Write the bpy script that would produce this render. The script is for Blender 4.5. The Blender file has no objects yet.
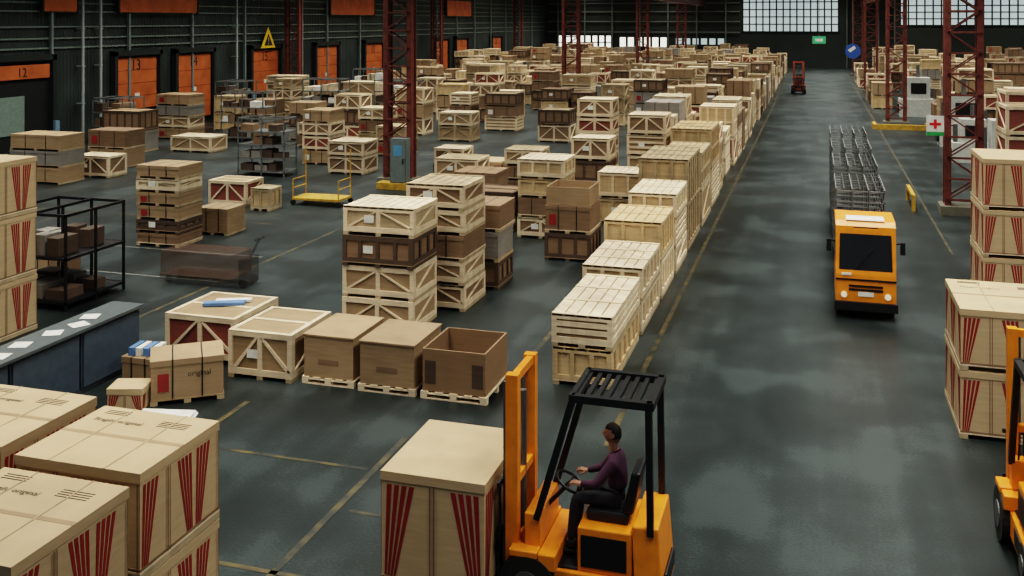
import bpy, math, random, bmesh
from mathutils import Vector, Matrix
R = random.Random(23)
scene = bpy.context.scene
COL = scene.collection

# ------------------------------------------------------------------ materials
def nodes(name):
    m = bpy.data.materials.new(name); m.use_nodes = True
    nt = m.node_tree; b = nt.nodes['Principled BSDF']
    return m, nt, b
def plain(name, col, rough=0.6, metal=0.0, var=0.12, scale=6.0, emis=None, es=0.0, alpha=None):
    m, nt, b = nodes(name)
    tc = nt.nodes.new('ShaderNodeTexCoord')
    n = nt.nodes.new('ShaderNodeTexNoise'); n.inputs['Scale'].default_value = scale; n.inputs['Detail'].default_value = 4
    nt.links.new(tc.outputs['Object'], n.inputs['Vector'])
    r = nt.nodes.new('ShaderNodeValToRGB')
    r.color_ramp.elements[0].position = 0.3; r.color_ramp.elements[1].position = 0.7
    r.color_ramp.elements[0].color = tuple(c*(1-var) for c in col)+(1,)
    r.color_ramp.elements[1].color = tuple(min(1, c*(1+var)) for c in col)+(1,)
    nt.links.new(n.outputs['Fac'], r.inputs['Fac'])
    nt.links.new(r.outputs['Color'], b.inputs['Base Color'])
    b.inputs['Roughness'].default_value = rough; b.inputs['Metallic'].default_value = metal
    if alpha: b.inputs['Alpha'].default_value = alpha
    if emis:
        b.inputs['Emission Color'].default_value = emis+(1,); b.inputs['Emission Strength'].default_value = es
    return m
def wood(name, col, var=0.25, rough=0.75, sc=(1.5, 1.5, 14), plank=0.0):
    m, nt, b = nodes(name)
    tc = nt.nodes.new('ShaderNodeTexCoord'); mp = nt.nodes.new('ShaderNodeMapping')
    mp.inputs['Scale'].default_value = sc
    nt.links.new(tc.outputs['Object'], mp.inputs['Vector'])
    n = nt.nodes.new('ShaderNodeTexNoise'); n.inputs['Scale'].default_value = 1.6; n.inputs['Detail'].default_value = 6
    nt.links.new(mp.outputs['Vector'], n.inputs['Vector'])
    n2 = nt.nodes.new('ShaderNodeTexNoise'); n2.inputs['Scale'].default_value = 1.1
    nt.links.new(tc.outputs['Object'], n2.inputs['Vector'])
    mx = nt.nodes.new('ShaderNodeMath'); mx.operation = 'ADD'
    nt.links.new(n.outputs['Fac'], mx.inputs[0]); nt.links.new(n2.outputs['Fac'], mx.inputs[1])
    oi = nt.nodes.new('ShaderNodeObjectInfo')
    m2 = nt.nodes.new('ShaderNodeMath'); m2.operation = 'MULTIPLY_ADD'; m2.inputs[1].default_value = 0.5
    nt.links.new(oi.outputs['Random'], m2.inputs[0]); nt.links.new(mx.outputs[0], m2.inputs[2])
    last = m2.outputs[0]
    if plank:
        sx = nt.nodes.new('ShaderNodeSeparateXYZ'); nt.links.new(tc.outputs['Object'], sx.inputs[0])
        a = nt.nodes.new('ShaderNodeMath'); a.operation = 'ADD'; nt.links.new(sx.outputs[0], a.inputs[0]); nt.links.new(sx.outputs[1], a.inputs[1])
        f = nt.nodes.new('ShaderNodeMath'); f.operation = 'MULTIPLY'; f.inputs[1].default_value = 7.3; nt.links.new(a.outputs[0], f.inputs[0])
        g = nt.nodes.new('ShaderNodeMath'); g.operation = 'FLOOR'; nt.links.new(f.outputs[0], g.inputs[0])
        wn = nt.nodes.new('ShaderNodeTexWhiteNoise'); wn.noise_dimensions = '1D'; nt.links.new(g.outputs[0], wn.inputs['W'])
        k = nt.nodes.new('ShaderNodeMath'); k.operation = 'MULTIPLY_ADD'; k.inputs[1].default_value = plank
        nt.links.new(wn.outputs['Value'], k.inputs[0]); nt.links.new(last, k.inputs[2])
        k2 = nt.nodes.new('ShaderNodeMath'); k2.operation = 'SUBTRACT'; k2.inputs[1].default_value = plank/2; nt.links.new(k.outputs[0], k2.inputs[0]); last = k2.outputs[0]
    r = nt.nodes.new('ShaderNodeMapRange'); r.inputs['From Min'].default_value = 0.7; r.inputs['From Max'].default_value = 1.65
    r.inputs['To Min'].default_value = 1-var*1.3; r.inputs['To Max'].default_value = 1+var
    nt.links.new(last, r.inputs['Value'])
    v = nt.nodes.new('ShaderNodeVectorMath'); v.operation = 'SCALE'; v.inputs[0].default_value = col
    nt.links.new(r.outputs['Result'], v.inputs['Scale'])
    nt.links.new(v.outputs['Vector'], b.inputs['Base Color'])
    b.inputs['Roughness'].default_value = rough
    return m

PALE, PLY, BOARD, TAN, RED, DARK, BLACK, PAPER, GREYB, TAN2, BLUE, REDW, OLIVE = range(13)
CM = [wood('pale_pine', (.66, .54, .38), plank=.35), wood('plywood', (.50, .365, .205), plank=.45), wood('brown_board', (.20, .13, .08)),
      wood('tan_cardboard', (.48, .355, .215), var=.14), plain('red_print', (.25, .02, .02)), wood('dark_stained_wood', (.075, .05, .036)),
      plain('black_strap', (.015, .015, .017)), plain('white_paper', (.72, .72, .68)), wood('grey_board', (.22, .205, .185)),
      wood('tan_board_dull', (.30, .21, .125), var=.22), plain('blue_plastic', (.10, .2, .4)), wood('red_brown_wood', (.20, .06, .045)),
      wood('aged_pine', (.38, .30, .19), plank=.4)]
M_orange = plain('orange_paint', (.72, .235, .018), .38, var=.12)
M_black = plain('black_metal', (.010, .010, .012), .45)
M_rub = plain('tyre_rubber', (.012, .012, .012), .85)
M_steel = plain('steel_grey', (.16, .165, .17), .4, .6)
M_glass = plain('dark_windscreen', (.015, .016, .018), .08, var=.02)
M_redcol = plain('red_oxide_steel', (.15, .045, .036), .55, var=.3)
M_yel = plain('yellow_paint', (.45, .27, .04), .6, var=.3)
M_dkgrn = plain('dark_green_steel', (.02, .026, .025), .6)
M_lamp = plain('lamp_lens', (.8, .75, .6), .2, emis=(1, .85, .6), es=.3)
M_white = plain('white_enamel', (.5, .52, .5), .5)

# ------------------------------------------------------------------ mesh builder
class B:
    def __init__(s): s.v = []; s.f = []; s.m = []
    def quad(s, pts, m):
        i = len(s.v); s.v += [tuple(p) for p in pts]; s.f.append(tuple(range(i, i+len(pts)))); s.m.append(m)
    def box(s, x0, x1, y0, y1, z0, z1, m):
        i = len(s.v)
        s.v += [(x0, y0, z0), (x1, y0, z0), (x1, y1, z0), (x0, y1, z0), (x0, y0, z1), (x1, y0, z1), (x1, y1, z1), (x0, y1, z1)]
        for q in ((0, 3, 2, 1), (4, 5, 6, 7), (0, 1, 5, 4), (1, 2, 6, 5), (2, 3, 7, 6), (3, 0, 4, 7)):
            s.f.append(tuple(i+k for k in q)); s.m.append(m)
    def hexa(s, bot, top, m):
        i = len(s.v); s.v += [tuple(p) for p in bot]+[tuple(p) for p in top]
        for q in ((0, 3, 2, 1), (4, 5, 6, 7), (0, 1, 5, 4), (1, 2, 6, 5), (2, 3, 7, 6), (3, 0, 4, 7)):
            s.f.append(tuple(i+k for k in q)); s.m.append(m)
    def beam(s, p0, p1, w, t, m, up=(0, 0, 1)):
        p0 = Vector(p0); p1 = Vector(p1); d = (p1-p0).normalized(); u = Vector(up)
        if abs(d.dot(u)) > .98: u = Vector((1, 0, 0))
        a = d.cross(u).normalized()*w/2; c = a.cross(d).normalized()*t/2
        s.hexa([p0-a-c, p0+a-c, p0+a+c, p0-a+c], [p1-a-c, p1+a-c, p1+a+c, p1-a+c], m)
    def cyl(s, p0, p1, r, m, n=8, r1=None):
        p0 = Vector(p0); p1 = Vector(p1); d = (p1-p0).normalized(); u = Vector((0, 0, 1))
        if abs(d.dot(u)) > .98: u = Vector((1, 0, 0))
        a = d.cross(u).normalized(); c = a.cross(d); r1 = r if r1 is None else r1
        i = len(s.v)
        for P, rr in ((p0, r), (p1, r1)):
            for k in range(n):
                t = 2*math.pi*k/n; s.v.append(tuple(P+(a*math.cos(t)+c*math.sin(t))*rr))
        for k in range(n):
            k2 = (k+1) % n; s.f.append((i+k, i+k2, i+n+k2, i+n+k)); s.m.append(m)
        s.f.append(tuple(i+n-1-k for k in range(n))); s.m.append(m)
        s.f.append(tuple(i+n+k for k in range(n))); s.m.append(m)
    def text(s, st, size, org, xd, yd, m):
        cu = bpy.data.curves.new('t', 'FONT'); cu.body = st; cu.size = size; cu.resolution_u = 2
        ob = bpy.data.objects.new('t', cu); COL.objects.link(ob)
        dg = bpy.context.evaluated_depsgraph_get(); me = ob.evaluated_get(dg).to_mesh()
        xd = Vector(xd); yd = Vector(yd); org = Vector(org); i = len(s.v)
        for v in me.vertices: s.v.append(tuple(org+xd*v.co.x+yd*v.co.y))
        for p in me.polygons: s.f.append(tuple(i+k for k in p.vertices)); s.m.append(m)
        ob.evaluated_get(dg).to_mesh_clear(); bpy.data.objects.remove(ob); bpy.data.curves.remove(cu)
    def obj(s, name, mats, loc=(0, 0, 0), rotz=0, parent=None, bevel=0, smooth=False):
        me = bpy.data.meshes.new(name); me.from_pydata(s.v, [], s.f); me.update()
        for m in mats: me.materials.append(m)
        for p, k in zip(me.polygons, s.m): p.material_index = k; p.use_smooth = smooth
        o = bpy.data.objects.new(name, me); o.location = loc; o.rotation_euler = (0, 0, rotz); COL.objects.link(o)
        if parent: o.parent = parent
        if bevel:
            b = o.modifiers.new('bevel', 'BEVEL'); b.width = bevel; b.segments = 2; b.limit_method = 'ANGLE'
        return o
def empty(name, loc=(0, 0, 0), rotz=0):
    e = bpy.data.objects.new(name, None); e.location = loc; e.rotation_euler = (0, 0, rotz); COL.objects.link(e); return e

# ------------------------------------------------------------------ crates
def stripes_face(b, org, ux, w, h, n, off):
    """printed bands of bold red slanted hatching, alternately mirrored"""
    org = Vector(org)+Vector(off)*.004; ux = Vector(ux); uz = Vector((0, 0, 1)); seg = w/n
    for k in range(n):
        mir = k % 2
        def X(t):
            x = (1-t if mir else t)*seg*.98+.01*seg+k*seg
            return min(max(x, .005), w-.005)
        ns = 4
        for j in range(ns):
            xb = .05+.06*j; xt = .10+.15*j; wb = .042; wt = .1
            b.quad([org+ux*X(xb)+uz*h*.03, org+ux*X(xb+wb)+uz*h*.03, org+ux*X(xt+wt)+uz*h*.97, org+ux*X(xt)+uz*h*.97], RED)
        # folded cardboard stiffener edge between bands
        e0 = org+ux*X(.97)+uz*h*.0; o2 = Vector(off)*.012
        b.quad([org+ux*X(.955)+o2, org+ux*X(.985)+o2, org+ux*X(.985)+o2+uz*h, org+ux*X(.955)+o2+uz*h], BOARD)
def crate(b, x0, x1, y0, y1, z0, z1, kind, r=R):
    w = x1-x0; d = y1-y0; H = z1-z0; sk = .09
    if kind != 'bare':
        for k in range(3):
            xx = x0+(w-.12)*k/2
            b.box(xx, xx+.12, y0, y1, z0, z0+sk-.02, OLIVE if kind != 'dark' else DARK)
        b.box(x0, x1, y0, y1, z0+sk-.02, z0+sk, PALE if kind not in ('dark', 'plain', 'grey') else TAN2)
    zb = z0+(sk if kind != 'bare' else 0)
    t = .035; bw = .09
    if kind in ('frame', 'ply', 'dark', 'red', 'slat', 'old', 'cframe'):
        body = {'frame': BOARD, 'ply': PLY, 'dark': BOARD, 'red': REDW, 'slat': TAN2, 'old': TAN2, 'cframe': TAN2}[kind]
        bt = {'frame': PALE, 'ply': PLY, 'dark': DARK, 'red': PALE, 'slat': PALE, 'old': OLIVE, 'cframe': PALE}[kind]
        if kind == 'frame': body = r.choice([BOARD, TAN2, OLIVE, BOARD, TAN2])
        if kind == 'ply': bt = r.choice([PALE, PALE, PALE, PLY, OLIVE])
        b.box(x0+t, x1-t, y0+t, y1-t, zb, z1-t, body)
        for (ya, yb_) in ((y0, y0+t), (y1-t, y1)):
            b.box(x0, x1, ya, yb_, zb, zb+bw, bt); b.box(x0, x1, ya, yb_, z1-bw, z1, bt)
            for q in ((x0, x0+bw), (x1-bw, x1)): b.box(q[0], q[1], ya, yb_, zb+bw, z1-bw, bt)
        for (xa, xb) in ((x0, x0+t), (x1-t, x1)):
            b.box(xa, xb, y0+t, y1-t, zb, zb+bw, bt); b.box(xa, xb, y0+t, y1-t, z1-bw, z1, bt)
            for q in ((y0+t, y0+t+bw), (y1-t-bw, y1-t)): b.box(xa, xb, q[0], q[1], zb+bw, z1-bw, bt)
        h2 = z1-bw; l2 = zb+bw
        if kind in ('frame', 'red', 'old', 'cframe'):
            xm = (x0+x1)/2
            if w > 1.0:
                b.box(xm-bw/2, xm+bw/2, y0, y0+t, l2, h2, bt)
                for (a, c) in (((x0+bw, l2), (xm-bw/2, h2)), ((x1-bw, l2), (xm+bw/2, h2))):
                    dx = .045
                    b.hexa([(a[0]-dx+.03, y0, a[1]), (a[0]+dx+.03, y0, a[1]), (a[0]+dx+.03, y0+t, a[1]), (a[0]-dx+.03, y0+t, a[1])],
                           [(c[0]-dx, y0, c[1]), (c[0]+dx-.03, y0, c[1]), (c[0]+dx-.03, y0+t, c[1]), (c[0]-dx, y0+t, c[1])], bt)
            for xs in ((x1-t, x1), (x0, x0+t)):
                dy = .05
                b.hexa([(xs[0], y0+.14-dy, l2), (xs[1], y0+.14-dy, l2), (xs[1], y0+.14+dy, l2), (xs[0], y0+.14+dy, l2)],
                       [(xs[0], y1-.14-dy, h2), (xs[1], y1-.14-dy, h2), (xs[1], y1-.14+dy, h2), (xs[0], y1-.14+dy, h2)], bt)
        elif kind == 'slat':
            n = max(2, int(H/.19))
            for k in range(1, n):
                z = zb+bw+(H-.2)*(k-.5)/n
                b.box(x0+bw, x1-bw, y0, y0+t*.8, z, z+.085, bt); b.box(x1-t*.8, x1, y0+bw, y1-bw, z, z+.085, bt); b.box(x0, x0+t*.8, y0+bw, y1-bw, z, z+.085, bt)
        else:
            nn = max(1, int(w/.5))
            for k in range(nn):
                xm = x0+w*(k+1)/(nn+1); b.box(xm-.04, xm+.04, y0, y0+t, l2, h2, bt)
            nn = max(1, int(d/.5))
            for k in range(nn):
                ym = y0+d*(k+1)/(nn+1); b.box(x1-t, x1, ym-.04, ym+.04, l2, h2, bt); b.box(x0, x0+t, ym-.04, ym+.04, l2, h2, bt)
            if H > 1.0:
                zm = (z0+z1)/2; b.box(x0+bw, x1-bw, y0-.001, y0+t*.6, zm-.04, zm+.04, bt); b.box(x1-t*.6, x1+.001, y0+bw, y1-bw, zm-.04, zm+.04, bt)
        tm = bt if kind not in ('dark', 'red', 'cframe') else r.choice([TAN2, BOARD, OLIVE])
        if kind in ('cframe', 'red'): tm = TAN2
        if kind == 'frame' and r.random() < .4: tm = OLIVE
        if kind in ('red', 'dark', 'cframe'):
            b.box(x0+.01, x1-.01, y0+.01, y1-.01, z1-t, z1-.004, tm)
            for xx in (x0, x1-.09): b.box(xx, xx+.09, y0, y1, z1-.004, z1+.01, bt)
            for yy in (y0, (y0+y1)/2-.045, y1-.09): b.box(x0+.09, x1-.09, yy, yy+.09, z1-.004, z1+.01, bt)
        else:
            n = max(3, int(w/.2)); pw = w/n
            for k in range(n): b.box(x0+k*pw+.014, x0+(k+1)*pw-.014, y0, y1, z1-t, z1-.004, tm)
            nn = max(2, int(d/.8)+1)
            for k in range(nn):
                yy = y0+(d-.09)*k/(nn-1); b.box(x0, x1, yy, yy+.09, z1-.004, z1+.012, tm)
        if r.random() < .35:
            b.quad([(x0+w*.3, y0-.003, z0+H*.45), (x0+w*.3+.22, y0-.003, z0+H*.45), (x0+w*.3+.22, y0-.003, z0+H*.45+.16), (x0+w*.3, y0-.003, z0+H*.45+.16)], PAPER)
    else:
        body = {'carton': TAN, 'bare': TAN, 'plain': TAN2, 'grey': GREYB, 'brown': BOARD}[kind]
        b.box(x0+.012, x1-.012, y0+.012, y1-.012, zb, z1-.02, body)
        b.box(x0, x1, y0, y1, z1-.1, z1, body)
        if kind in ('carton', 'bare'):
            hh = z1-.11-zb
            b.box(x0+.004, x1-.004, y0+.004, y1-.004, zb, zb+.03, BOARD)
            stripes_face(b, (x0+.012, y0+.012, zb), (1, 0, 0), w-.024, hh, max(2, int(w/.42)), (0, -1, 0))
            stripes_face(b, (x1-.012, y0+.012, zb), (0, 1, 0), d-.024, hh, max(2, int(d/.42)), (1, 0, 0))
            stripes_face(b, (x0+.012, y1-.012, zb), (0, -1, 0), d-.024, hh, max(2, int(d/.42)), (-1, 0, 0))
        else:
            for k in range(2):
                xx = x0+w*(.3+.4*k); b.box(xx-.012, xx+.012, y0-.003, y1+.003, zb, z1+.003, BLACK)
            if r.random() < .5: b.quad([(x0+w*.1, y0-.002, z0+H*.3), (x0+w*.25, y0-.002, z0+H*.3), (x0+w*.25, y0-.002, z0+H*.7), (x0+w*.1, y0-.002, z0+H*.7)], r.choice([RED, PAPER]))
RECTS = []
def free(x0, x1, y0, y1, g=.12):
    return all(x1+g < a or x0-g > c or y1+g < e or y0-g > f for a, c, e, f in RECTS)
def stack(x0, x1, y0, y1, h, kinds, name=None, r=R, reg=True, jit=.03):
    if reg: RECTS.append((x0, x1, y0, y1))
    cx, cy = (x0+x1)/2, (y0+y1)/2; b = B(); z = 0; n = len(kinds)
    ws = [1+r.uniform(-.08, .08) for _ in kinds]; sw = sum(ws)
    for k, kd in enumerate(kinds):
        hh = h*ws[k]/sw; j = [r.uniform(0, jit) for _ in range(4)]
        crate(b, x0-cx+j[0], x1-cx-j[1], y0-cy+j[2], y1-cy-j[3], z, z+hh, kd, r); z += hh+.0125
    if name is None:
        c = kinds[0] in ('carton', 'plain', 'grey', 'brown')
        name = ('cardboard_box' if c else 'wooden_crate')+('_stack' if n > 1 else '')
    return b, b.obj(name, CM, (cx, cy, 0))

# ------------------------------------------------------------------ room shell
XL, XR, YB, YF, ZC = -38.0, 32.0, -6.0, 142.0, 11.5
def floor_mat():
    m, nt, b = nodes('painted_concrete_floor')
    tc = nt.nodes.new('ShaderNodeTexCoord')
    def noise(scale, det, sc=(1, 1, 1)):
        mp = nt.nodes.new('ShaderNodeMapping'); mp.inputs['Scale'].default_value = sc
        nt.links.new(tc.outputs['Object'], mp.inputs['Vector'])
        n = nt.nodes.new('ShaderNodeTexNoise'); n.inputs['Scale'].default_value = scale; n.inputs['Detail'].default_value = det
        nt.links.new(mp.outputs['Vector'], n.inputs['Vector']); return n
    a = noise(.5, 12); s = noise(1.0, 6, (2.2, .10, 1)); g = noise(26, 3); q = noise(.35, 5, (1, .5, 1))
    ad = nt.nodes.new('ShaderNodeMath'); ad.operation = 'MULTIPLY_ADD'; ad.inputs[1].default_value = .35
    nt.links.new(s.outputs['Fac'], ad.inputs[0]); nt.links.new(a.outputs['Fac'], ad.inputs[2])
    ad2 = nt.nodes.new('ShaderNodeMath'); ad2.operation = 'MULTIPLY_ADD'; ad2.inputs[1].default_value = .35
    nt.links.new(g.outputs['Fac'], ad2.inputs[0]); nt.links.new(ad.outputs[0], ad2.inputs[2])
    r = nt.nodes.new('ShaderNodeValToRGB'); e = r.color_ramp.elements
    e[0].position = .74; e[0].color = (.0085, .0115, .012, 1); e[1].position = 1.0; e[1].color = (.030, .039, .041, 1)
    x = e.new(.92); x.color = (.016, .0215, .0225, 1)
    mr = nt.nodes.new('ShaderNodeMath'); mr.operation = 'MULTIPLY'; mr.inputs[1].default_value = 1.06
    nt.links.new(ad2.outputs[0], mr.inputs[0])
    nt.links.new(mr.outputs[0], r.inputs['Fac']); nt.links.new(r.outputs['Color'], b.inputs['Base Color'])
    rr = nt.nodes.new('ShaderNodeMapRange'); rr.inputs['From Min'].default_value = .3; rr.inputs['From Max'].default_value = .7
    rr.inputs['To Min'].default_value = .36; rr.inputs['To Max'].default_value = .50
    nt.links.new(q.outputs['Fac'], rr.inputs['Value']); nt.links.new(rr.outputs['Result'], b.inputs['Roughness'])
    b.inputs['Specular IOR Level'].default_value = .36
    b.inputs['Specular Tint'].default_value = (.80, .96, 1.0, 1)
    bp = nt.nodes.new('ShaderNodeBump'); bp.inputs['Strength'].default_value = .12; bp.inputs['Distance'].default_value = .02
    nt.links.new(g.outputs['Fac'], bp.inputs['Height']); nt.links.new(bp.outputs['Normal'], b.inputs['Normal'])
    return m
def clad_mat(name, col):
    m, nt, b = nodes(name)
    tc = nt.nodes.new('ShaderNodeTexCoord'); w = nt.nodes.new('ShaderNodeTexWave'); w.bands_direction = 'Y'
    w.inputs['Scale'].default_value = 1.2; w.inputs['Distortion'].default_value = 0
    nt.links.new(tc.outputs['Object'], w.inputs['Vector'])
    n = nt.nodes.new('ShaderNodeTexNoise'); n.inputs['Scale'].default_value = .4; n.inputs['Detail'].default_value = 5
    nt.links.new(tc.outputs['Object'], n.inputs['Vector'])
    r = nt.nodes.new('ShaderNodeValToRGB'); e = r.color_ramp.elements
    e[0].position = .35; e[1].position = .7
    e[0].color = tuple(c*.6 for c in col)+(1,); e[1].color = tuple(c*1.3 for c in col)+(1,)
    nt.links.new(n.outputs['Fac'], r.inputs['Fac']); nt.links.new(r.outputs['Color'], b.inputs['Base Color'])
    bp = nt.nodes.new('ShaderNodeBump'); bp.inputs['Strength'].default_value = .6; bp.inputs['Distance'].default_value = .08
    nt.links.new(w.outputs['Fac'], bp.inputs['Height']); nt.links.new(bp.outputs['Normal'], b.inputs['Normal'])
    b.inputs['Roughness'].default_value = .6
    return m
b = B(); b.box(XL, XR, YB, YF, -.3, 0, 0); b.obj('floor', [floor_mat()])
M_clad = clad_mat('ribbed_cladding', (.038, .052, .050))
b = B(); b.box(XL-.3, XL, YB, YF, 0, ZC, 0); b.obj('wall_left', [M_clad])
b = B(); b.box(XR, XR+.3, YB, YF, 0, ZC, 0); b.obj('wall_right', [M_clad])
b = B(); b.box(XL-.3, XR+.3, YF, YF+.3, 0, ZC, 0); b.obj('wall_back', [plain('end_wall_cladding', (.026, .034, .031), .6, scale=.4)])
b = B(); b.box(XL-.3, XR+.3, YB, YF+.3, ZC, ZC+.3, 0); b.obj('ceiling', [M_dkgrn])

M_day = plain('daylit_glazing', (.3, .35, .36), .3, emis=(.66, .80, .80), es=.55, var=.3, scale=.5)
M_day2 = plain('bright_daylit_glazing', (.4, .4, .36), .3, emis=(1, .97, .85), es=1.6, var=.3, scale=.5)
def window(name, x0, x1, z0, z1, nx, nz, g=None, fw=.09):
    b = B(); b.box(x0, x1, YF-.08, YF-.02, z0, z1, 0)
    for k in range(nx+1):
        x = x0+(x1-x0)*k/nx; b.box(x-fw, x+fw, YF-.16, YF-.08, z0, z1, 1)
    for k in range(nz+1):
        z = z0+(z1-z0)*k/nz; b.box(x0, x1, YF-.18, YF-.08, z-.07, z+.07, 1)
    b.obj(name, [g or M_day, M_dkgrn])
window('window_1', -9.6, 3.0, 4.9, 11, 14, 6)
window('window_2', 10.8, 31, 5.8, 11, 20, 6)
window('window_3', -36, -28, 2.2, 4.3, 8, 2, M_day2, .16)
window('window_4', -27, -20, 2.6, 4.1, 6, 1, M_day2, .16)
window('window_5', -19, -12, 3.0, 4.0, 6, 1, M_day, .16)
b = B()
for z in (4.7, 6.2, 7.6, 8.8, 10): b.box(-37.5, -10, YF-.4, YF-.25, z, z+.18, 0)
for x in range(-36, -10, 4): b.box(x, x+.2, YF-.55, YF-.4, 0, 11, 0)
for x in range(4, 11, 2): b.box(x, x+.15, YF-.55, YF-.4, 0, 11, 0)
b.obj('trim_3', [plain('end_wall_steel', (.13, .15, .14), .5)])

b = B()
for z in (5.0, 5.5, 6.1, 6.9, 7.35, 7.9, 8.4, 9.3, 10.2): b.box(XL, XL+.12, YB+.1, YF-.1, z, z+.09, 0)
b.obj('trim_1', [plain('girt_steel', (.17, .215, .20), .5)])
b = B(); y = 12
while y < YF-2:
    b.box(XL+.13, XL+.28, y, y+.15, 0.0, 10.8, 0); y += 6.1
b.obj('trim_2', [plain('post_steel', (.19, .235, .23), .5)])

# dock doors
M_or = plain('orange_door_panel', (.48, .13, .04), .5, var=.2, scale=1.5)
M_bay = plain('dark_dock_bay', (.010, .013, .013), .7)
M_pb = plain('pale_blue_post', (.17, .27, .36), .6)
M_pg = plain('pale_green_glass', (.2, .27, .24), .3)
for i, (yc, num) in enumerate(((40.6, '12'), (49.4, '13'), (55.0, '14'), (63.6, '15'), (73.0, '16'), (82.0, '17'), (99.0, '18'), (105.2, '19'), (118, '20'))):
    b = B(); hw = 1.8; x = XL
    b.box(x+.02, x+.10, yc-hw-.35, yc+hw+.35, 0, 4.75, 1)
    if num != '12':
        z0 = 1.35 if num not in ('14',) else .3
        for k in range(4):
            zz = z0+(4.35-z0)*k/4; b.box(x+.10, x+.2, yc-hw, yc+hw, zz, zz+(4.35-z0)/4-.025, 0)
        b.text(num, .9, (x+.215, yc-.55, 3.6), (0, 1, 0), (0, 0, 1), 1)
        b.box(x+.2, x+.22, yc-.2, yc+.2, 2.0, 2.25, 5)
    else:
        b.box(x+.10, x+.25, yc-hw, yc+hw, 3.55, 4.25, 0); b.text(num, .65, (x+.265, yc-.4, 3.66), (0, 1, 0), (0, 0, 1), 1)
        b.box(x+.10, x+.14, yc-hw, yc+.2, .8, 2.7, 4)
    for s in (-1, 1):
        b.box(x+.1, x+.4, yc+s*(hw+.22)-.13, yc+s*(hw+.22)+.13, 0, 4.7, 2)
        b.box(x+.4, x+.55, yc+s*(hw+.22)-.15, yc+s*(hw+.22)+.15, 0, 1.3, 3)
    b.box(x+.1, x+.4, yc-hw-.35, yc+hw+.35, 4.45, 4.75, 2)
    b.obj('door_%d' % (i+1), [M_or, M_bay, M_dkgrn, M_pb, M_pg, CM[PAPER]])
for yc, ln in ((43, 2.5), (51.3, 7.5), (77.5, 8.5), (104, 8)):
    b = B(); b.box(XL+.3, XL+.42, yc-ln/2, yc+ln/2, 6.95, 8.6, 0)
    for k in (-1, 1): b.box(XL+.28, XL+.46, yc+k*ln/2-.06, yc+k*ln/2+.06, 6.9, 8.65, 1)
    b.obj('orange_wall_panel', [M_or, M_dkgrn])
b = B(); x = XL+.5
b.quad([(x, 62.5, 4.5), (x, 64.5, 4.5), (x, 63.5, 6.0)], 0); b.quad([(x+.02, 62.95, 4.68), (x+.02, 64.05, 4.68), (x+.02, 63.5, 5.55)], 1)
b.quad([(x-.02, 64.5, 4.5), (x-.02, 62.5, 4.5), (x-.02, 63.5, 6.0)], 0)
b.text('!', .75, (x+.03, 63.4, 4.75), (0, 1, 0), (0, 0, 1), 0)
b.obj('warning_sign', [plain('sign_yellow', (.75, .5, .03)), plain('sign_black', (.02, .02, .02))])
for yy in (44.6, 46.0, 59.5, 68.5, 90):
    b = B(); b.cyl((XL+.45, yy, 0), (XL+.45, yy, 10.9), .08, 0, 10)
    for z in (2, 4, 6, 8): b.box(XL+.1, XL+.52, yy-.1, yy+.1, z, z+.06, 0)
    b.obj('wall_pipe', [plain('pipe_grey', (.36, .40, .40), .5)])

# lattice columns
COLY = [36.5+29*k for k in range(4)]
def column(x, y, top=11.4):
    b = B(); w = .5; d = .26
    b.box(-.75, .75, -.5, .5, 0, .3, 1)
    for sx in (-1, 1):
        b.box(sx*w-.10, sx*w+.10, -d, -d+.05, .3, top, 0); b.box(sx*w-.10, sx*w+.10, d-.05, d, .3, top, 0)
        b.box(sx*w-.025, sx*w+.025, -d+.05, d-.05, .3, top, 0)
    z = .5; s = 1
    while z < top-1:
        for yy in (-d-.02, d+.02):
            b.hexa([(-w*s-.04, yy-.02, z), (-w*s+.04, yy-.02, z), (-w*s+.04, yy+.02, z), (-w*s-.04, yy+.02, z)],
                   [(w*s-.04, yy-.02, z+.7), (w*s+.04, yy-.02, z+.7), (w*s+.04, yy+.02, z+.7), (w*s-.04, yy+.02, z+.7)], 0)
        b.box(-w, w, -d-.04, -d, z-.04, z+.03, 0)
        z += .7; s = -s
    b.obj('lattice_steel_column', [M_redcol, plain('column_base_concrete', (.14, .14, .11), .8)], (x, y, 0))
    RECTS.append((x-.8, x+.8, y-.55, y+.55))
for y in COLY:
    column(4.75, y); column(-15.7, y)
    if y > 40: column(-36.6, y)
for y in (65.5, 94.5, 123.5): column(25.5, y)
b = B()
for y in range(10, 142, 14):
    b.box(XL, XR, y-.12, y+.12, 10.6, 10.85, 0); b.box(XL, XR, y-.1, y+.1, 9.2, 9.4, 0)
    x = XL; s = 0
    while x < XR-1.6:
        z0, z1 = (9.3, 10.7) if s else (10.7, 9.3)
        b.beam((x, y, z0), (x+1.6, y, z1), .1, .1, 0); x += 1.6; s = 1-s
b.obj('roof_truss', [M_dkgrn])
for xa in (-14.9, 5.6):
    b = B(); b.box(0, .35, 0, 75, 0, .08, 0); b.box(.14, .2, 0, 75, .08, .72, 0); b.box(0, .35, 0, 75, .72, .8, 0)
    b.obj('crane_girder', [M_redcol], (xa, 66, 8.4))

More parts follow.
